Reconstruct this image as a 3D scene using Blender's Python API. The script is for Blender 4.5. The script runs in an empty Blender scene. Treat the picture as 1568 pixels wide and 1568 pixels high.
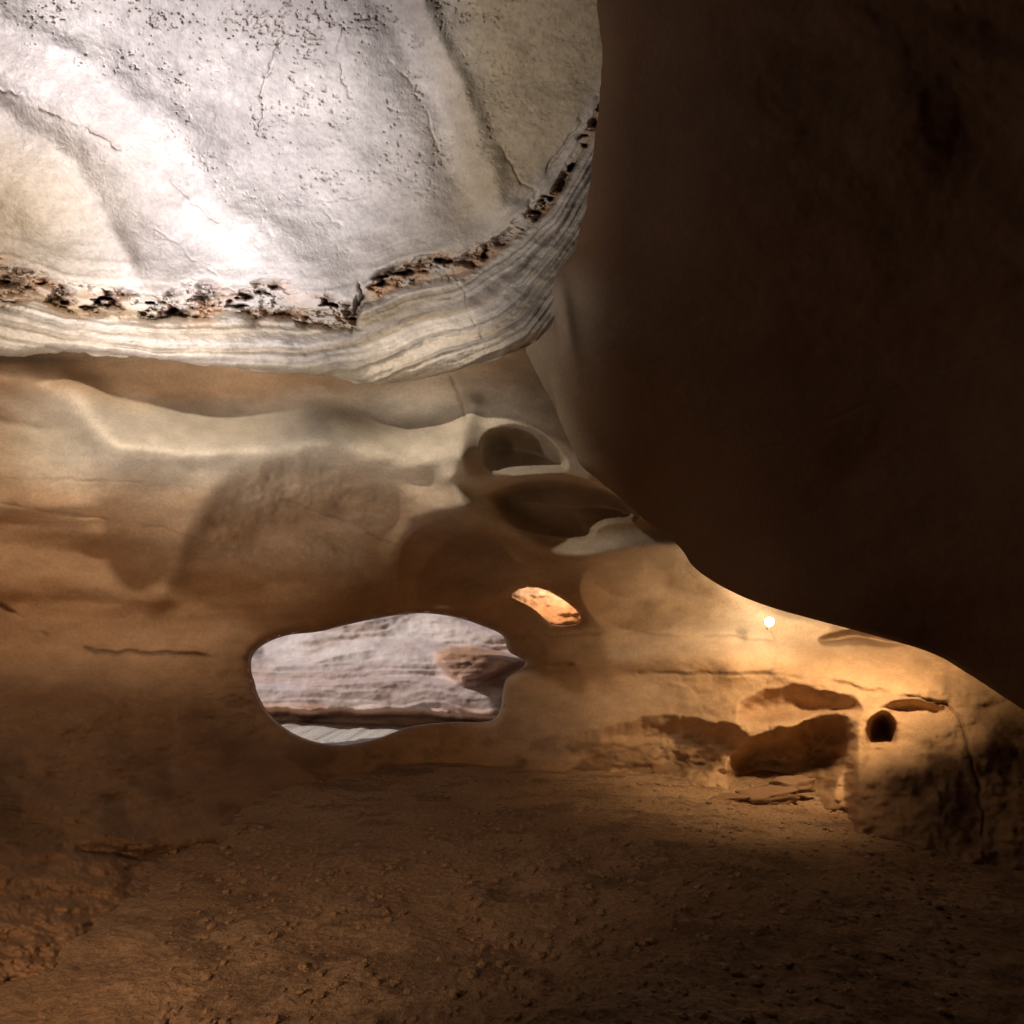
import bpy, bmesh, math, numpy as np
from mathutils import Vector
K=0.75/784.0
EYE=1.5
sc=bpy.context.scene
# ------------------------------------------------------------------ helpers
def pt(u,v,d):
    """picture coordinates + depth from the camera in metres -> world point"""
    return np.stack([(u-784)*K*d, d+0*u, EYE-(v-1000)*K*d],-1)
def P(u,v,d): 
    return Vector(((u-784)*K*d, d, EYE-(v-1000)*K*d))
_L={}
def vn(x,y,seed=0):
    if seed not in _L:_L[seed]=np.random.RandomState(seed).rand(256,256)
    L=_L[seed]
    xi=np.floor(x).astype(int); yi=np.floor(y).astype(int)
    fx=x-xi; fy=y-yi
    fx=fx*fx*fx*(fx*(fx*6-15)+10); fy=fy*fy*fy*(fy*(fy*6-15)+10)
    a=L[xi%256,yi%256]; b=L[(xi+1)%256,yi%256]; c=L[xi%256,(yi+1)%256]; d=L[(xi+1)%256,(yi+1)%256]
    return (a+(b-a)*fx)*(1-fy)+(c+(d-c)*fx)*fy-0.5
def fbm(x,y,seed=0,o=5,g=0.5):
    s=0;a=1
    for i in range(o):
        s=s+a*vn(x*2**i+i*17.3,y*2**i+i*9.1,seed+i); a*=g
    return s
def sstep(a,b,x):
    t=np.clip((x-a)/(b-a),0,1); return t*t*(3-2*t)
class RBF:
    def __init__(s,pts):
        p=np.array(pts,float); s.c=p[:,:2]/1000; n=len(p)
        r=np.linalg.norm(s.c[:,None]-s.c[None],axis=-1)
        A=np.zeros((n+3,n+3)); A[:n,:n]=s.k(r)+np.eye(n)*1e-4
        A[:n,n]=1;A[:n,n+1:]=s.c;A[n,:n]=1;A[n+1:,:n]=s.c.T
        s.w=np.linalg.solve(A,np.concatenate([p[:,2],[0,0,0]]))
    def k(s,r): return r**2*np.log(r+1e-9)
    def __call__(s,u,v):
        u=u/1000;v=v/1000;out=s.w[-3]+s.w[-2]*u+s.w[-1]*v
        for i,(a,b) in enumerate(s.c):
            out=out+s.w[i]*s.k(np.sqrt((u-a)**2+(v-b)**2))
        return out
def smooth_poly(poly,n=4,closed=True):
    p=np.array(poly,float)
    for _ in range(n-1):
        q=np.roll(p,-1,0) if closed else p[1:]
        b=p if closed else p[:-1]
        np_=np.empty((2*len(b),2)); np_[0::2]=b*.75+q*.25; np_[1::2]=b*.25+q*.75
        if not closed: np_=np.vstack([p[:1],np_,p[-1:]])
        p=np_
    return p
def seg_dist(u,v,p,closed):
    best=np.full(u.shape,1e9)
    n=len(p); m=n if closed else n-1
    for i in range(m):
        a=p[i];b=p[(i+1)%n];ab=b-a;L=ab@ab+1e-9
        t=np.clip(((u-a[0])*ab[0]+(v-a[1])*ab[1])/L,0,1)
        best=np.minimum(best,np.hypot(u-a[0]-t*ab[0],v-a[1]-t*ab[1]))
    return best
def inside(u,v,p):
    r=np.zeros(u.shape,bool);n=len(p)
    for i in range(n):
        x1,y1=p[i];x2,y2=p[(i+1)%n]
        if y1==y2: continue
        c=((y1>v)!=(y2>v))&(u<(x2-x1)*(v-y1)/(y2-y1)+x1); r^=c
    return r
def sdf(u,v,poly):
    lo=poly.min(0)-70;hi=poly.max(0)+70
    out=np.full(u.shape,70.0)
    m=(u>lo[0])&(u<hi[0])&(v>lo[1])&(v<hi[1])
    if m.any():
        uu=u[m];vv=v[m];d=seg_dist(uu,vv,poly,True);out[m]=np.where(inside(uu,vv,poly),-d,d)
    return out
def linedist(u,v,line,far=30.0):
    line=np.array(line,float)
    lo=line.min(0)-far;hi=line.max(0)+far
    out=np.full(u.shape,far)
    m=(u>lo[0])&(u<hi[0])&(v>lo[1])&(v<hi[1])
    if m.any(): out[m]=np.minimum(seg_dist(u[m],v[m],line,False),far)
    return out
def col(*stops):
    return np.array(stops,float)
def lerpc(a,b,t): return a+(b-a)*np.clip(t,0,1)[...,None]
def make_mesh(name,verts,faces,mat,albedo):
    me=bpy.data.meshes.new(name)
    verts=np.asarray(verts,np.float32);faces=np.asarray(faces,np.int32)
    me.vertices.add(len(verts));me.vertices.foreach_set("co",verts.ravel())
    me.loops.add(faces.size);me.loops.foreach_set("vertex_index",faces.ravel())
    me.polygons.add(len(faces));me.polygons.foreach_set("loop_start",np.arange(0,faces.size,4,dtype=np.int32))
    me.polygons.foreach_set("use_smooth",np.ones(len(faces),bool))
    me.update(calc_edges=True);me.validate()
    at=me.attributes.new('rock_tint','FLOAT_COLOR','POINT')
    a=np.ones((len(verts),4),np.float32);a[:,:3]=np.clip(np.asarray(albedo).reshape(-1,3) if np.ndim(albedo)>1 else np.tile(albedo,(len(verts),1)),0,.8)
    at.data.foreach_set("color",a.ravel())
    ob=bpy.data.objects.new(name,me);sc.collection.objects.link(ob);me.materials.append(mat);return ob
def gridfaces(r,c):
    i=np.arange(r*c).reshape(r,c)
    return np.stack([i[:-1,:-1],i[:-1,1:],i[1:,1:],i[1:,:-1]],-1).reshape(-1,4)
def rockmat(name,scale=35,strength=.3,dist=.012,lo=.82,hi=1.12,rough=.9,det=3):
    m=bpy.data.materials.new(name);m.use_nodes=True;nt=m.node_tree;N=nt.nodes;Lk=nt.links
    b=N['Principled BSDF'];b.inputs['Roughness'].default_value=rough
    b.inputs['Specular IOR Level'].default_value=0.2
    tc=N.new('ShaderNodeTexCoord')
    n=N.new('ShaderNodeTexNoise');n.inputs['Scale'].default_value=scale;n.inputs['Detail'].default_value=det;n.inputs['Roughness'].default_value=.65
    Lk.new(tc.outputs['Object'],n.inputs['Vector'])
    r=N.new('ShaderNodeMapRange');r.inputs['From Min'].default_value=.3;r.inputs['From Max'].default_value=.7
    r.inputs['To Min'].default_value=lo;r.inputs['To Max'].default_value=hi;Lk.new(n.outputs[0],r.inputs['Value'])
    at=N.new('ShaderNodeAttribute');at.attribute_name='rock_tint'
    x=N.new('ShaderNodeVectorMath');x.operation='SCALE';Lk.new(at.outputs['Color'],x.inputs[0]);Lk.new(r.outputs[0],x.inputs['Scale'])
    Lk.new(x.outputs[0],b.inputs['Base Color'])
    b1=N.new('ShaderNodeBump');b1.inputs['Strength'].default_value=strength;b1.inputs['Distance'].default_value=dist
    Lk.new(n.outputs[0],b1.inputs['Height']);Lk.new(b1.outputs[0],b.inputs['Normal'])
    return m
M_wall=rockmat('sandstone_smooth',30,.35,.012,.88,1.1)
M_dome=rockmat('chalk',28,.5,.02,.86,1.1)
M_over=rockmat('overhang_shell_rock',22,.2,.012,.9,1.08)
M_floor=rockmat('sandy_floor',30,.9,.025,.65,1.25,det=5)
M_canyon=rockmat('canyon_strata',9,.3,.03,.88,1.1)
# ------------------------------------------------------------------ dome
uB=[-300,0,100,200,300,400,500,580,640,700,770,803,850,1000]
vB=[545,548,541,546,558,568,578,590,582,569,545,529,505,480]
def VB(u): return np.interp(u,uB,vB)
dome_c=RBF([(-300,-200,4.0),(0,-200,4.8),(450,-200,5.2),(900,-200,5.4),(1000,0,6.0),
 (-300,0,4.4),(0,0,5.3),(250,0,5.8),(450,0,6.0),(640,0,6.1),(760,0,6.1),(900,0,6.0),
 (0,200,6.0),(250,200,6.5),(450,200,6.7),(650,200,6.7),(800,200,6.5),(915,200,6.4),
 (0,400,6.5),(250,400,7.0),(450,400,7.1),(650,400,7.0),(800,380,6.7),(900,380,6.6),
 (-300,400,5.2),(-300,550,5.2),(0,545,6.3),(250,550,6.8),(450,560,7.0),(600,570,7.0),(700,560,6.8),(800,530,6.5),(950,500,6.4)])
cl_u=[-300,0,60,100,200,300,400,500,540,558,620,700,760,800,850,915,1000]
cl_v=[425,425,438,458,466,462,462,474,482,450,420,402,374,350,292,180,60]
def bedcoord(u,v):
    vc=np.interp(u,[-300,0,60,100,200,300,400,470,560,620,700,760,800,850,915,1000],[425,425,438,452,462,462,464,468,450,424,402,374,350,292,180,60])
    return v-vc+14*fbm(u/140,v/140,11,3)+5*fbm(u/50,v/70,15,3)
def dome_depth(u,v):
    d=dome_c(u,v)
    vc=np.interp(u,cl_u,cl_v)+12*fbm(u/60,v/200,3,4)
    h=v-vc; hb=bedcoord(u,v)
    beds=vn(hb/12.0,u/500,21)*0.085+vn(hb/5,u/300,22)*0.04
    bw=sstep(-90,-15,h)*0.35+0.65*sstep(0,30,h)
    d=d+beds*bw*(1.0+.9*fbm(u/90,v/60,5,3))
    th=np.where(u<548,30,17)*(1+.8*vn(u/60,u*0,77))
    seam=np.exp(-((h-4)/th)**4)
    r=fbm(u/32,v/16,31,5,0.6)
    d=d+seam*(0.06+0.34*np.clip(r+.05,-.15,.6))
    holes=sstep(.20,.42,fbm(u/34,v/16,41,3))*np.exp(-((h+2)/(th*.7))**2)
    d=d+holes*0.32
    d=d-0.10*sstep(th*.6,th*1.3,h)
    e=VB(u)-v
    d=d+0.30*np.exp(-np.clip(e,0,None)/10)+0.05*fbm(u/40,v/20,51,4)*sstep(-5,25,h)
    uw=u+26*fbm(u/120,v/120,301,3);vw=v+26*fbm(u/120,v/120,305,3)
    def ridge(line,w,a,far=130):
        return a*np.exp(-(linedist(uw,vw,smooth_poly(line,4,False),far)/w)**2)
    d=d-ridge([(-40,20),(20,55),(100,95),(200,150),(270,210),(300,280),(420,370),(480,420)],50,0.16)
    d=d+ridge([(0,110),(60,150),(150,210),(230,280),(280,360)],40,0.10)
    d=d-ridge([(-60,150),(0,180),(60,220),(120,270),(170,340),(200,400)],26,0.11)
    d=d+ridge([(-80,230),(-40,240),(30,290),(80,360)],40,0.11)
    d=d-ridge([(625,-60),(660,70),(700,140),(745,220),(775,310)],22,0.17)
    d=d+ridge([(560,-60),(620,60),(660,150),(700,240),(730,320)],46,0.18)
    for ln,w,a in [([(445,30),(415,100),(400,150),(398,210)],2.2,.03),([(522,40),(520,100),(535,150)],2.0,.02),
                   ([(0,135),(60,165),(150,205),(250,270),(330,340)],2.6,.03),([(770,225),(800,280),(840,310)],2.4,.025),
                   ([(915,150),(850,240),(805,330)],3,.04),([(560,300),(480,310),(520,350)],2,.015),
                   ([(690,400),(720,480),(750,540)],2.4,.02),([(550,440),(545,500)],4,.10),([(600,90),(650,160),(680,250)],2.4,.015),
                   ([(240,350),(330,420)],2,.015),([(380,300),(420,370)],2,.012)]:
        ll=np.array(ln,float); fade=sstep(-.25,.2,fbm(u/40,v/40,88,2)+.1)
        d=d+a*fade*np.exp(-(linedist(u+9*fbm(u/18,v/18,71,3),v+9*fbm(u/18,v/18,75,3),ll)/w)**2)
    d=d+0.10*fbm(u/230,v/170,61,3)+0.024*fbm(u/34,v/26,62,5)
    pm=0.10+0.9*np.exp(-((u-380)/260)**2-((v-20)/80)**2)+.3*np.exp(-((u-500)/200)**2-((v-200)/90)**2)
    pm=pm*sstep(-40,-110,h)
    pn=vn(u/5.5,v/4.2,501)+.45*vn(u/2.8,v/2.4,503)+.5*vn(u/40,v/30,505)
    pit=sstep(.46,.64,pn+.26*pm)*sstep(.02,.3,pm)
    d=d+0.026*pit
    return d,seam,holes,h,pit,r,hb
nu,nv=900,540
uu=np.linspace(-260,970,nu);T=np.linspace(0,1,nv)[:,None]
U=np.broadcast_to(uu,(nv,nu)).copy();V=-190+(VB(uu)[None]+190+5*fbm(uu/30,uu*0,9,4))*T
D,seam,holes,h,pit,rr,hb=dome_depth(U,V)
pts=pt(U,V,D)
pts=np.concatenate([pts,pt(U[-1],V[-1]-6,D[-1]+0.5)[None],pt(U[-1],V[-1]-20,D[-1]+1.8)[None]],0)
ext=lambda a:np.concatenate([a,a[-1:],a[-1:]],0)
chalk=col(.58,.53,.485);grey=col(.45,.405,.375);ochre=col(.47,.38,.26);rust=col(.40,.26,.165);dark=col(.14,.09,.06)
c=lerpc(np.broadcast_to(chalk,U.shape+(3,)),grey,.36+1.1*fbm(U/120,V/70,601,5))
c=lerpc(c,grey*.7,.8*np.exp(-((U-430)/260)**2-((V-0)/70)**2)+.6*np.exp(-((U-600)/60)**2-((V-40)/160)**2))
c=lerpc(c,ochre,.9*np.clip(1.25-np.hypot((U+20)/240,(V-320)/150),0,1)+.8*sstep(640,780,U)*sstep(-20,-90,h))
beds=vn(hb/12.0,U/500,21)
c=lerpc(c,grey*.58,sstep(0,25,h)*sstep(.02,.25,vn(hb/6.0,U/400,23))*.85)
c=lerpc(c,ochre*.8,sstep(-30,10,h)*(sstep(.0,.35,beds)*.6+.25*sstep(0,.3,fbm(U/120,V/30,83,4))))
c=lerpc(c,rust*1.25,seam*(.4+1.3*fbm(U/45,V/18,85,4)))
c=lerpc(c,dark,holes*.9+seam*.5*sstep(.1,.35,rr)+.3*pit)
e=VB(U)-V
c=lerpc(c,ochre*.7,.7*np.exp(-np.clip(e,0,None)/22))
c=c*(1+.18*fbm(U/16,V/12,87,4))[...,None]
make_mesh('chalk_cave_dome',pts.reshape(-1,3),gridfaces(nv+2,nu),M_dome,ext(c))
# ------------------------------------------------------------------ main wall with openings
w_c=RBF([(-400,300,6.2),(0,300,7.2),(600,300,8.4),(1000,300,8.8),(1900,300,8),
 (-400,500,5.8),(0,500,7.2),(300,500,7.8),(600,500,8.1),(800,500,8.0),(1000,500,8.8),(1900,500,8),
 (-400,640,5.6),(0,600,7.0),(150,600,7.3),(330,600,7.8),(480,610,7.6),(600,610,7.8),(720,600,7.6),(800,600,7.5),
 (0,700,6.7),(180,690,6.7),(330,700,7.1),(500,700,7.3),(620,700,7.5),(700,700,7.2),
 (0,800,6.9),(200,800,7.4),(400,820,7.9),(550,800,7.9),(690,780,7.4),(800,780,7.9),(900,860,8.3),(1040,830,8.5),
 (-400,900,5.2),(0,900,6.8),(200,900,7.5),(400,900,8.1),(550,900,8.2),(700,900,8.5),(850,900,8.7),
 (0,1000,6.6),(200,1000,7.4),(380,1000,8.3),(600,930,8.6),(800,980,8.9),(1000,960,9.0),(1200,930,9.1),(1450,1000,7.7),(1700,1000,6.4),(1900,800,6.5),(1300,700,9),
 (1000,1070,8.9),(1200,1070,8.1),(1400,1080,7.2),(1560,1100,6.6),
 (-400,1100,4.8),(-400,1250,3.8),(-400,1400,3.2),(100,1100,5.9),(100,1250,4.7),(100,1400,3.7),(300,1080,7.3),(300,1200,6.1),(300,1330,4.9),(400,1110,8.3),(480,1185,7.9),(480,1300,6.4),(480,1400,5.6),
 (700,1160,9.4),(900,1180,8.5),(1100,1200,7.5),(1300,1200,6.6),(1500,1200,6.0),(1700,1200,5.2),
 (700,1400,9.0),(900,1400,8.5),(1300,1400,5.9),(1500,1340,5.2),(1700,1400,4.5)])
OPEN1=smooth_poly([(380,1003),(400,984),(436,970),(485,967),(520,957),(580,944),(640,935),(700,942),(745,958),(774,970),(778,985),(782,998),(795,1004),(809,1012),(808,1020),(794,1029),(780,1036),(774,1050),(772,1080),(762,1104),(735,1108),(700,1106),(630,1112),(600,1124),(575,1134),(545,1140),(520,1144),(475,1138),(435,1120),(405,1092),(388,1060),(386,1045),(380,1030)],2)
OPEN2=smooth_poly([(778,912),(800,898),(832,900),(864,918),(888,938),(892,957),(850,960),(836,949),(816,931),(798,922)],2)
def hollow(u,v,poly,amp,w,fade=None,p=1.3,n=3):
    q=smooth_poly(poly,n);s=sdf(u,v,q);f=1-np.exp(-(np.clip(-s,0,None)/w)**p)
    if fade:
        (u0,v0),(u1,v1)=fade;dx=u1-u0;dy=v1-v0
        t=((u-u0)*dx+(v-v0)*dy)/(dx*dx+dy*dy);f=f*(1-sstep(0,1,t))
    return amp*f
def g(u,v,cu,cv,su,sv,a,ang=0):
    c,s=math.cos(math.radians(ang)),math.sin(math.radians(ang))
    x=(u-cu)*c+(v-cv)*s;y=-(u-cu)*s+(v-cv)*c
    return a*np.exp(-(x/su)**2-(y/sv)**2)
def ridge(u,v,line,w,a):
    return a*np.exp(-(linedist(u,v,smooth_poly(line,4,False),w*2.6)/w)**2)
def crack(u,v,line,w):
    l=smooth_poly(line,3,False)
    f=sstep(-.3,.15,fbm(u/50,v/50,177,2)+.05)
    return f*np.exp(-(linedist(u+7*fbm(u/25,v/25,171,3),v+5*fbm(u/25,v/25,174,3),l)/w)**2)
# polygon, depth, softness, fade axis, exponent, outline waviness
HOL=[
 ([(732,694),(738,668),(760,652),(792,648),(822,656),(848,677),(878,722),(840,726),(790,728),(745,720)],.95,20,((795,705),(803,770)),1.1,3),
 ([(720,753),(760,737),(800,726),(850,723),(900,734),(950,760),(990,800),(915,800),(908,832),(860,822),(800,815),(755,790)],.95,26,((830,790),(800,850)),1.1,3),
 ([(604,900),(610,842),(633,809),(665,796),(700,793),(737,804),(768,830),(790,862),(850,880),(880,940),(700,960),(620,945)],.75,34,((690,850),(720,935)),1.2,4),
 ([(885,880),(925,862),(975,850),(1040,848),(1070,872),(1150,915),(1250,950),(1150,1000),(950,985),(895,940)],.80,32,((980,900),(1000,1000)),1.2,6),
 ([(1125,1078),(1150,1058),(1230,1047),(1300,1060),(1322,1092),(1300,1110),(1200,1150),(1140,1130)],.65,26,((1200,1080),(1200,1150)),1.3,12),
 ([(1110,1215),(1118,1150),(1150,1118),(1210,1112),(1250,1094),(1285,1090),(1304,1108),(1301,1175),(1284,1218),(1245,1262),(1150,1262)],1.5,36,None,1.2,14),
 ([(1326,1140),(1326,1102),(1343,1086),(1364,1092),(1377,1114),(1376,1146),(1345,1142)],.9,12,None,1.2,6),
 ([(1245,975),(1290,962),(1345,966),(1405,984),(1330,994),(1265,990)],.6,12,None,1.3,8),
 ([(1322,1082),(1370,1068),(1440,1070),(1472,1097),(1440,1125),(1390,1110)],.25,20,((1400,1075),(1400,1120)),1.5,12),
 ([(830,1020),(880,1010),(885,1022),(840,1028)],.2,8,None,1.8,5),
 ([(290,810),(322,762),(372,736),(430,704),(500,690),(585,715),(628,765),(655,800),(620,860),(570,930),(420,950),(310,900)],.55,80,((470,745),(430,930)),1.7,34),
]
CRK=[([(0,732),(100,733),(300,745),(420,762),(520,795),(600,830)],2.0,.014),([(0,772),(120,790),(240,806),(330,832)],2.0,.012),
 ([(800,976),(950,968),(1100,972),(1200,985)],2.0,.02),([(980,1030),(1100,1032),(1180,1030),(1300,1050),(1400,1068),(1465,1080),(1482,1150),(1502,1220),(1508,1290),(1500,1345)],2.4,.04),
 ([(0,925),(50,960),(110,994),(220,1000),(300,1004),(385,1009)],3.0,.05),
 ([(1178,965),(1190,1000),(1170,1050)],2.4,.01),([(690,575),(705,610),(712,640)],3,.02)]
def wall_depth(u,v):
    d=w_c(u,v)
    uw=u+16*fbm(u/130,v/130,103,3);vw=v+16*fbm(u/130,v/130,107,3)
    d=d-ridge(uw,vw,[(-120,545),(-40,562),(60,578),(120,605),(158,650),(200,684),(280,690),(380,690),(460,664),(530,664),(590,695),(650,702),(705,695)],33,.42)
    d=d+g(u,v,50,650,75,42,.40,30)+g(u,v,340,615,130,36,.24)
    d=d+g(u,v,640,640,85,34,.30,-12)
    d=d-ridge(uw,vw,[(240,900),(290,800),(330,750),(400,712),(490,690),(570,712),(640,775),(700,790)],28,.16)
    d=d-ridge(u,v,[(722,620),(708,665),(700,705),(722,738),(800,724),(900,734)],17,.16)
    d=d-ridge(u,v,[(690,735),(718,780),(770,815),(830,842),(885,854),(960,838),(1060,834)],18,.26)
    d=d-ridge(u,v,[(585,950),(590,870),(614,806),(662,780),(715,780)],20,.14)
    # long bedding swells on the left wall
    lf=sstep(420,20,u)
    d=d-lf*ridge(uw,vw,[(-300,760),(0,772),(150,790),(330,830),(500,870)],34,.16)
    d=d-lf*ridge(uw,vw,[(-300,860),(0,872),(120,895),(300,940),(480,980)],34,.18)
    d=d+.05*fbm(u/320,v/50,191,3)*sstep(480,300,u)*sstep(700,760,v)
    d=d-ridge(uw,vw,[(840,1000),(900,1002),(1000,1012),(1180,1012),(1330,1030),(1480,1080)],26,.16)
    d=d-ridge(uw,vw,[(1030,880),(1100,905),(1180,935),(1260,955)],16,.14)
    d=d-ridge(u,v,[(1318,1280),(1312,1190),(1316,1110),(1350,1072),(1440,1055)],14,.10)
    le=sstep(70,180,u)*sstep(470,380,u)
    d=d-le*ridge(uw,vw,[(0,1262),(180,1282),(300,1290),(520,1262)],18,.12)+le*ridge(uw,vw,[(0,1300),(220,1312),(330,1306),(520,1280)],9,.14)
    Lc=np.interp(u,[850,935,980,1060,1130,1200,1300],[1120,1108,1094,1099,1103,1108,1100])+16*fbm(u/50,v/200,161,4)
    uc=(1-np.exp(-(np.clip(v-Lc,0,None)/30)**1.2))*sstep(820,1060,u)*sstep(1318,1290,u)
    d=d+.8*uc*(1-.5*sstep(1170,1270,v))+uc*.22*fbm(u/40,v/22,165,4)
    for p,a,w,f,ex,wv in HOL: d=d+hollow(u+wv*fbm(u/60,v/60,123,4),v+wv*fbm(u/60,v/60,127,4),p,a,w,f,ex)
    ck=0
    for l,w,a in CRK: 
        c=crack(u,v,l,w);d=d+c*a;ck=np.maximum(ck,c*min(1,.2+a*14))
    right=sstep(850,1150,u)*sstep(960,1060,v);low=sstep(520,380,u)*sstep(990,1100,v)
    d=d+0.10*fbm(u/190,v/80,111,3)+(0.006+0.06*right)*fbm(u/40,v/22,113,5)+low*(.10*fbm(u/60,v/24,115,6,.6))
    d=d+0.03*right*vn(v/9+fbm(u/120,v/60,117,2)*3,u/200,119)
    rk=sstep(1230,1330,u)*sstep(1080,1140,v);d=d+rk*(.20*fbm(u/75,v/80,125,5))
    for po in (OPEN1,OPEN2):
        s=sdf(u,v,po); d=d+0.12*np.exp(-np.clip(s,0,None)/4.0)
    return d,ck
st=2.1
us=np.arange(-320,1900,st);vs=np.arange(300,1560,st)
U,V=np.meshgrid(us,vs)
keep=np.ones(U.shape,bool)
for po in (OPEN1,OPEN2):
    s=sdf(U,V,po);e=0.5
    m=np.abs(s)<st*0.75
    um,vm=U[m],V[m]
    gx=(sdf(um+e,vm,po)-sdf(um-e,vm,po))/(2*e);gy=(sdf(um,vm+e,po)-sdf(um,vm-e,po))/(2*e)
    U[m]=um-s[m]*gx;V[m]=vm-s[m]*gy
    keep&=~(s<=-st*0.75)
D,ck=wall_depth(U,V)
f=gridfaces(*U.shape);f=f[keep.ravel()[f].all(1)]
W1=col(.43,.28,.165);W2=col(.37,.24,.14);WP=col(.54,.47,.38);WR=col(.45,.255,.13);SAND=col(.28,.168,.092);GOLD=col(.46,.29,.16)
def wall_col(U,V,ck):
    c=lerpc(np.broadcast_to(W1,U.shape+(3,)),W2,.5+1.3*fbm(U/150,V/60,131,4))
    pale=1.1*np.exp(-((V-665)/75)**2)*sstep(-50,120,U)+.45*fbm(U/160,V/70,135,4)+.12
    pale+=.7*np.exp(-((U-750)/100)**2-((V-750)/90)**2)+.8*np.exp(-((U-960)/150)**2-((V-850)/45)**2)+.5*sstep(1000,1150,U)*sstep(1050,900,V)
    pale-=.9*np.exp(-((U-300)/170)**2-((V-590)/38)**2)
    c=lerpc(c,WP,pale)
    c=lerpc(c,WR,.7*np.exp(-((U-20)/160)**2-((V-860)/90)**2)+sstep(840,930,V)*sstep(1050,800,U)*.6)
    c=lerpc(c,GOLD,sstep(950,1120,U)*sstep(980,1030,V)*sstep(1300,1200,V)*.8)
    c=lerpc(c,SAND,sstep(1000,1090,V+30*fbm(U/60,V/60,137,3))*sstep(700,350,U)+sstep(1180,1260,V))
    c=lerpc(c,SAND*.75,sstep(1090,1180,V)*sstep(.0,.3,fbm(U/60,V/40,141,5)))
    c=lerpc(c,col(.1,.06,.035),ck*.7)
    return c*(1+.20*fbm(U/30,V/16,139,6,.6))[...,None]
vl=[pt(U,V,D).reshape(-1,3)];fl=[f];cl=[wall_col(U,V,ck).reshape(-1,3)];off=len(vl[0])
for po,thick in ((OPEN1,1.1),(OPEN2,0.35)):
    q=smooth_poly(po,3);cc=q.mean(0);rings=[]
    dd,_=wall_depth(q[:,0],q[:,1])
    for k,t in enumerate(np.linspace(0,1,8)):
        r=cc+(q-cc)*(1-0.02*math.sin(t*math.pi/2)+(.0015 if k==0 else 0));rings.append(pt(r[:,0],r[:,1],dd+thick*t+0.03*fbm(q[:,0]/20,q[:,1]/20+t*4,5,3)*t))
    rg=np.array(rings);n=len(q);idx=np.arange(8*n).reshape(8,n)+off
    fl.append(np.stack([idx[:-1],np.roll(idx[:-1],-1,1),np.roll(idx[1:],-1,1),idx[1:]],-1).reshape(-1,4))
    vl.append(rg.reshape(-1,3));cl.append(np.tile(W1,(8*n,1)));off+=8*n
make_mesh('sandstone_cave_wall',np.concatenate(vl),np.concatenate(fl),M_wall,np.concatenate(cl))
# ------------------------------------------------------------------ overhang
ov=[-260,0,80,170,290,385,430,470,530,600,660,715,770,805,840,872,900,925,945,965,1000,1050,1100,1200,1300]
ou=[905,915,922,919,903,880,842,810,803,836,864,888,960,1000,1042,1062,1105,1160,1235,1310,1430,1510,1590,1700,1800]
def UL(v):
    s=0
    for o,w in ((-10,.2),(-5,.2),(0,.2),(5,.2),(10,.2)): s=s+w*np.interp(v+o,ov,ou)
    return s
o_c=RBF([(912,-260,4.3),(915,0,4.9),(920,170,5.3),(900,300,5.6),(860,420,6.1),(805,500,6.3),(840,600,6.6),(870,680,6.9),(960,770,7.0),(1042,840,6.6),(1160,925,5.6),(1310,965,4.7),(1430,1000,4.2),(1590,1100,3.5),(1800,1300,2.8),
 (1060,0,4.2),(1060,300,4.6),(1020,500,5.4),(1060,700,5.9),(1200,0,3.7),(1200,400,4.2),(1200,700,4.9),(1400,700,3.9),(1568,0,2.7),(1568,400,2.9),(1568,800,3.1),(1900,0,1.9),(1900,500,2.0),(1900,1000,2.2),(1200,-260,3.2),(1800,-260,1.9),(1400,900,4.1)])
nr,nc=700,380
vv=np.linspace(-260,1300,nr)[:,None];T=(np.linspace(0,1,nc)**1.6)[None]
ul=UL(vv)+5.0*fbm(vv/60,vv*0,7,4);U=ul+(1950-ul)*T;V=np.broadcast_to(vv,U.shape).copy()
e=U-ul
D=o_c(U,V)+0.20*np.exp(-e/14)+.40*np.exp(-e/70)*sstep(900,600,V)*sstep(380,500,V)+.22*np.exp(-e/50)*sstep(500,380,V)+0.10*fbm(U/260,V/220,141,3)+.008*fbm(U/25,V/25,145,3)
D=D+.006*crack(U,V,[(1040,720),(1180,690),(1260,650),(1380,590),(1568,520)],2)-g(U,V,862,470,14,90,.12,-10)
pts=pt(U,V,D)
tk=.35+1.2*sstep(640,450,vv)
pts=np.concatenate([pt(U[:,:1]+25,V[:,:1]-12,D[:,:1]+tk),pt(U[:,:1]+4,V[:,:1]-2,D[:,:1]+tk*.4),pts],1)
c=lerpc(np.broadcast_to(col(.15,.083,.044),U.shape+(3,)),col(.17,.10,.057),.5+fbm(U/200,V/200,151,4))  # rock tint darkened so the overhang's shade sits in the colour
c=lerpc(c,col(.40,.32,.24),sstep(980,840,U)*sstep(380,470,V))  # lit pillar edge painted lighter than the shaded rock
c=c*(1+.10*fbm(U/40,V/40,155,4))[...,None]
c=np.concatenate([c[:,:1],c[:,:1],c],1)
make_mesh('rock_overhang',pts.reshape(-1,3),gridfaces(*pts.shape[:2]),M_over,c)
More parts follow.
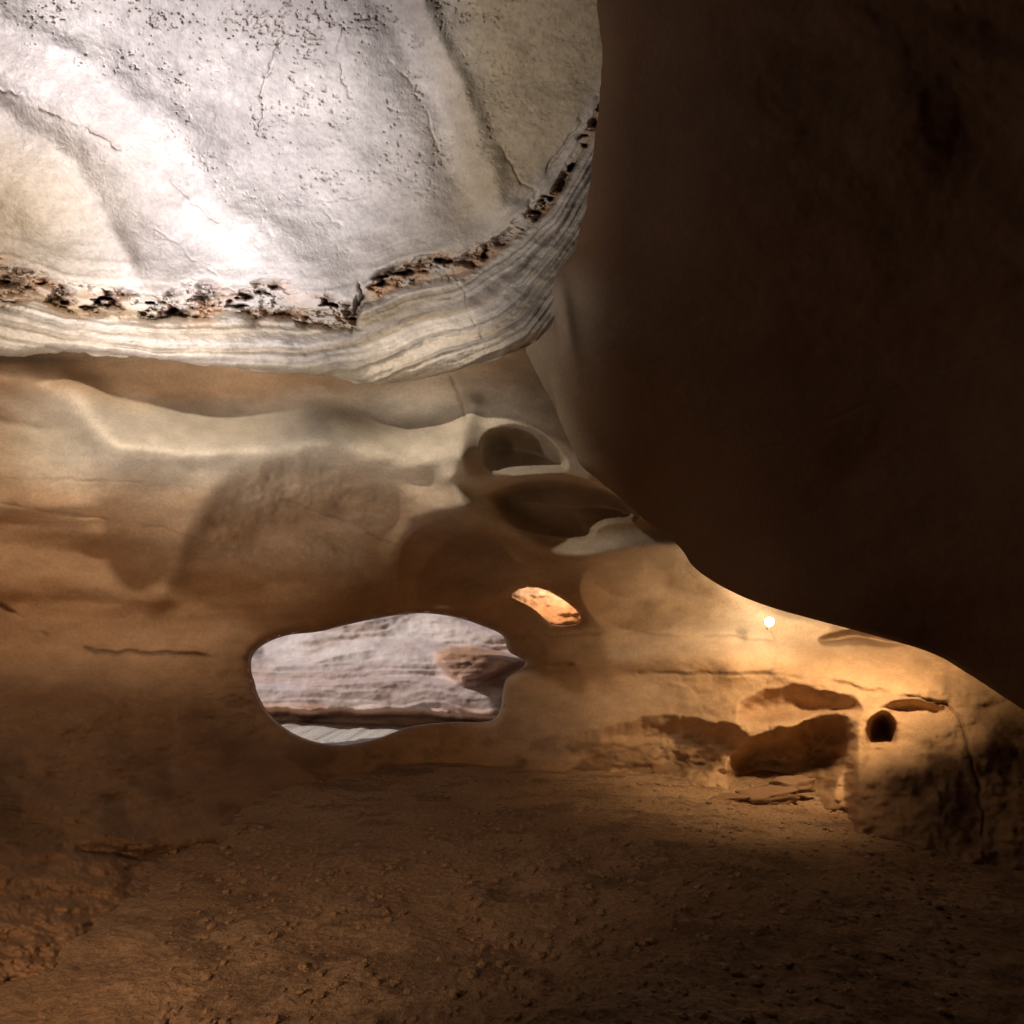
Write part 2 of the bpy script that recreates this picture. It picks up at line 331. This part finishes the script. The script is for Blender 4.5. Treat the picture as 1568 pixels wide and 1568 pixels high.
# ------------------------------------------------------------------ floor
def gz(x,y):
    out=sstep(9.6,10.6,y)
    z=.25*sstep(1.5,4.5,-x)*sstep(2,5,y)-.045*np.clip(x-1,0,6)
    z=z*(1-out)+out*0.12
    z=z+0.05*fbm(x/1.3,y/1.3,201,3)+.038*fbm(x/.28,y/.28,205,5,.58)
    return z
xs=np.concatenate([np.linspace(-60,-6,40)[:-1],np.linspace(-6,6,900),np.linspace(6,60,40)[1:]])
ys=np.concatenate([np.linspace(-40,2.2,60)[:-1],2.2*(11/2.2)**np.linspace(0,1,800),np.linspace(11,90,50)[1:]])
X,Y=np.meshgrid(xs,ys);Z=gz(X,Y)
c=lerpc(np.broadcast_to(SAND,X.shape+(3,)),col(.38,.25,.145),.5+1.2*fbm(X/.9,Y/.9,207,6))
c=lerpc(c,col(.15,.09,.055),.6*sstep(.12,.5,fbm(X/.4,Y/.3,209,6,.65)))
c=lerpc(c,col(.64,.58,.52),sstep(9.7,10.4,Y))
make_mesh('sandy_ground',np.stack([X,Y,Z],-1).reshape(-1,3),gridfaces(*X.shape),M_floor,c)
# pebbles (one object)
rs=np.random.RandomState(4);pv=[];pf=[]
bm=bmesh.new();bmesh.ops.create_icosphere(bm,subdivisions=2,radius=1);iv=np.array([v.co[:] for v in bm.verts]);it=np.array([[v.index for v in fc.verts] for fc in bm.faces]);bm.free()
o=0
for i in range(6000):
    y=2.0+6.3*rs.rand();x=(rs.rand()*1.5-.65)*y*.8;s=0.005+0.024*rs.rand()**5
    sh=iv*(1+.14*rs.randn(len(iv),1))*np.array([1,1+.4*rs.rand(),.55])*s
    z=float(gz(np.array([x]),np.array([y]))[0])
    pv.append(sh+[x,y,z+s*.2]);pf.append(it+o);o+=len(iv)
me=bpy.data.meshes.new('pebbles');me.from_pydata(np.concatenate(pv).tolist(),[],np.concatenate(pf).tolist())
at=me.attributes.new('rock_tint','FLOAT_COLOR','POINT');at.data.foreach_set('color',np.tile([.36,.23,.13,1],(len(me.vertices),1)).astype(np.float32).ravel())
me.materials.append(M_floor);sc.collection.objects.link(bpy.data.objects.new('pebbles',me))
# a few fallen slabs at the foot of the right-hand wall (one object)
def slab(cx,cy,cz,sx,sy,sz,seed,rot):
    bm=bmesh.new();bmesh.ops.create_cube(bm,size=1);bmesh.ops.subdivide_edges(bm,edges=bm.edges,cuts=9,use_grid_fill=True)
    r=math.radians(rot)
    for v in bm.verts:
        p=v.co.copy();q=p.normalized()*.62;p=p*.72+q*.28
        k=float(fbm(np.array([p.x*3+seed]),np.array([p.y*3+p.z*4]),seed,4)[0]);p=p*(1+.35*k)
        p=Vector((p.x*sx,p.y*sy,p.z*sz));v.co=Vector((p.x*math.cos(r)-p.y*math.sin(r)+cx,p.x*math.sin(r)+p.y*math.cos(r)+cy,p.z+cz+.12*p.x))
    v_=[v.co[:] for v in bm.verts];f_=[[w.index for w in fc.verts] for fc in bm.faces];bm.free();return v_,f_
vl=[];fl=[];o=0
for a in [(2.75,7.4,-.06,.55,.4,.14,3,10),(2.35,7.4,-.09,.4,.3,.09,7,-15),(3.1,7.55,.04,.35,.3,.14,9,20)]:
    v_,f_=slab(*a);vl+=v_;fl+=[[i+o for i in q] for q in f_];o+=len(v_)
make_mesh('fallen_rock_slabs',vl,fl,M_wall,np.tile([.22,.13,.075],(o,1)))
# ------------------------------------------------------------------ canyon beyond
us=np.arange(150,1150,1.8);vs=np.arange(560,1200,1.8);U,V=np.meshgrid(us,vs)
tilt=V-0.04*(U-400)+40*fbm(U/220,V/110,301,3)
SH=smooth_poly([(650,1002),(700,982),(790,1000),(815,1015),(740,1052),(700,1055)],2)
def saw(t): 
    q=t-np.floor(t); return q*sstep(1,.75,q)
D=12.8-.0035*(U-600)-.9*sstep(930,1080,V)+.26*saw(tilt/52+.5*vn(U/150,V/60,331))+.04*saw(tilt/17+.9*vn(U/60,V/40,333))
D=D+.26*fbm(U/130,V/60,307,6)
D=D-.5*sstep(0,14,-sdf(U,V,SH))
D=D+1.3*sstep(1080,1096,V-.03*(U-400)+8*fbm(U/40,V*0,337,3))
c=lerpc(np.broadcast_to(col(.48,.385,.37),U.shape+(3,)),col(.64,.565,.545),.4+1.0*vn(tilt/26,U/300,309)+1.0*fbm(U/90,V/30,311,5))
c=lerpc(c,col(.46,.27,.18),sstep(-4,10,-sdf(U,V,SH))*.85+sstep(1074,1084,V-.03*(U-400))*.8+.3*sstep(0.1,.4,fbm(U/80,V/20,335,4)))
make_mesh('canyon_rock_face',pt(U,V,D).reshape(-1,3),gridfaces(*U.shape),M_canyon,c)
# passage behind the small opening
us=np.arange(772,960,2.0);vs=np.arange(860,976,2.0);U,V=np.meshgrid(us,vs)
D=9.6+.30*fbm(U/50,V/22,401,5)+.7*sstep(960,860,V)
c=lerpc(np.broadcast_to(col(.52,.30,.16),U.shape+(3,)),col(.58,.45,.33),sstep(935,908,V))  # glow of the lit upper part painted in as a paler tint
make_mesh('passage_rock_face',pt(U,V,D).reshape(-1,3),gridfaces(*U.shape),M_wall,c*(1+.3*fbm(U/12,V/6,405,4))[...,None])
# ------------------------------------------------------------------ surrounding rock of the cave (behind and above)
vl=[];fl=[];o=0;n=60
A,B=np.meshgrid(np.linspace(0,1,n),np.linspace(0,1,n))
for fn in (lambda a,b:np.stack([-7.6+15.2*a,-6+15.7*b,8.4+.4*fbm(a*6,b*6,1,3)],-1),
           lambda a,b:np.stack([-7.6+.4*fbm(a*6,b*6,2,3),-6+15.7*a,-.6+9.4*b],-1),
           lambda a,b:np.stack([7.6+.4*fbm(a*6,b*6,3,3),-6+15.7*a,-.9+9.7*b],-1),
           lambda a,b:np.stack([-7.6+15.2*a,-6+.4*fbm(a*6,b*6,4,3),-.6+9.4*b],-1),
           lambda a,b:np.stack([-7.6+15.2*a,9.75+.1*fbm(a*6,b*6,5,3),3.0+5.6*b],-1)):
    vl.append(fn(A,B).reshape(-1,3));fl.append(gridfaces(n,n)+o);o+=n*n
make_mesh('cave_rock_shell',np.concatenate(vl),np.concatenate(fl),M_over,np.tile([.18,.10,.06],(o,1)))
# ------------------------------------------------------------------ wall lamp and added lights
def aim(ob,t): ob.rotation_euler=(Vector(t)-ob.location).to_track_quat('-Z','Y').to_euler()
def spot(name,loc,tgt,en,col,ang,blend=1,rad=.2):
    l=bpy.data.lights.new(name,'SPOT');l.energy=en;l.color=col;l.spot_size=math.radians(ang);l.spot_blend=blend;l.shadow_soft_size=rad
    o=bpy.data.objects.new(name,l);o.location=loc;sc.collection.objects.link(o);aim(o,tgt);return o
def point(name,loc,en,col,rad=.1):
    l=bpy.data.lights.new(name,'POINT');l.energy=en;l.color=col;l.shadow_soft_size=rad
    o=bpy.data.objects.new(name,l);o.location=loc;sc.collection.objects.link(o);return o
spot('added_dome_fill',(-3.6,1.6,1.0),P(330,330,6.6),1650,(1,.90,.79),68,1,.12)  # added out-of-frame spot that brightens the dome, no fixture there
spot('added_dome_streak',(-3.6,2.6,1.0),P(280,210,6.4),2600,(.85,.85,1.0),42,1,.12)  # added cool spot for the bright streak on the dome
spot('added_upper_fill',(-2.6,4.2,5.75),P(200,690,7.2),430,(1,.87,.70),62,1,.16)  # added unseen spot lighting the left wall from above
spot('added_scoop_fill',(-2.4,4.2,5.75),P(730,730,7.6),470,(1,.86,.68),38,1,.08)  # added unseen spot that brings out the scoops
spot('added_warm_fill',(-2.2,0.2,2.6),P(10,840,6.8),400,(1,.65,.39),54,1,.25)  # added warm fill for the left wall, source made up
spot('added_floor_graze',(-2.0,1.2,1.15),P(660,1190,6.8),175,(1,.65,.40),92,1,.12)  # added low spot grazing the floor, no such lamp in the cave
spot('added_ledge_fill',P(1330,890,6.5),P(1250,1040,8.0),310,(1,.69,.38),130,1,.10)  # added spot hidden behind the overhang, warms the back wall
spot('added_floor_pool',P(1240,850,6.0),P(1060,1225,6.9),190,(1,.68,.38),85,1,.5)  # added hidden spot making the warm pool on the floor
point('added_passage_fill',P(855,872,9.45),34,(1,.68,.42),.06)  # added hidden point light giving the small opening its glow
lp=P(1178,952,8.3)
bpy.ops.mesh.primitive_uv_sphere_add(segments=24,ring_count=12,radius=.055,location=lp);bulb=bpy.context.object;bulb.name='bulb'
mm=bpy.data.materials.new('bulb_glass');mm.use_nodes=True;bb=mm.node_tree.nodes['Principled BSDF'];bb.inputs['Emission Color'].default_value=(1,.85,.6,1);bb.inputs['Emission Strength'].default_value=30;bulb.data.materials.append(mm)
bpy.ops.mesh.primitive_cylinder_add(vertices=24,radius=.025,depth=.06,location=lp-Vector((0,-.03,.07)));hs=bpy.context.object;hs.name='socket'
mk=bpy.data.materials.new('lamp_metal');mk.use_nodes=True;mk.node_tree.nodes['Principled BSDF'].inputs['Base Color'].default_value=(.3,.2,.12,1);hs.data.materials.append(mk)
em=bpy.data.objects.new('wall_lamp',None);sc.collection.objects.link(em)
bulb.parent=em;hs.parent=em
point('wall_lamp_light',lp+Vector((0,.05,0.02)),28,(1,.76,.48),.05).parent=em
# ------------------------------------------------------------------ daylight
w=bpy.data.worlds.new("World");sc.world=w;w.use_nodes=True;nt=w.node_tree
sky=nt.nodes.new('ShaderNodeTexSky');sky.sky_type='NISHITA';sky.sun_disc=False;sky.sun_elevation=math.radians(30);sky.sun_rotation=math.radians(-103)
nt.links.new(sky.outputs[0],nt.nodes['Background'].inputs[0]);nt.nodes['Background'].inputs[1].default_value=0.13
l=bpy.data.lights.new('sun','SUN');l.energy=3.2;l.angle=math.radians(.5);l.color=(1,.93,.86)
o=bpy.data.objects.new('sun',l);sc.collection.objects.link(o);o.rotation_euler=Vector((.85,.2,-.5)).to_track_quat('-Z','Y').to_euler()
# ------------------------------------------------------------------ camera
cam=bpy.data.cameras.new('camera');cam.sensor_width=36;cam.lens=36/(2*.75);cam.shift_y=(1000-784)/1568;cam.clip_end=500
co=bpy.data.objects.new('camera',cam);co.location=(0,0,EYE);co.rotation_euler=(math.pi/2,0,0);sc.collection.objects.link(co);sc.camera=co
sc.view_settings.view_transform='Standard';sc.view_settings.look='None';sc.view_settings.exposure=0
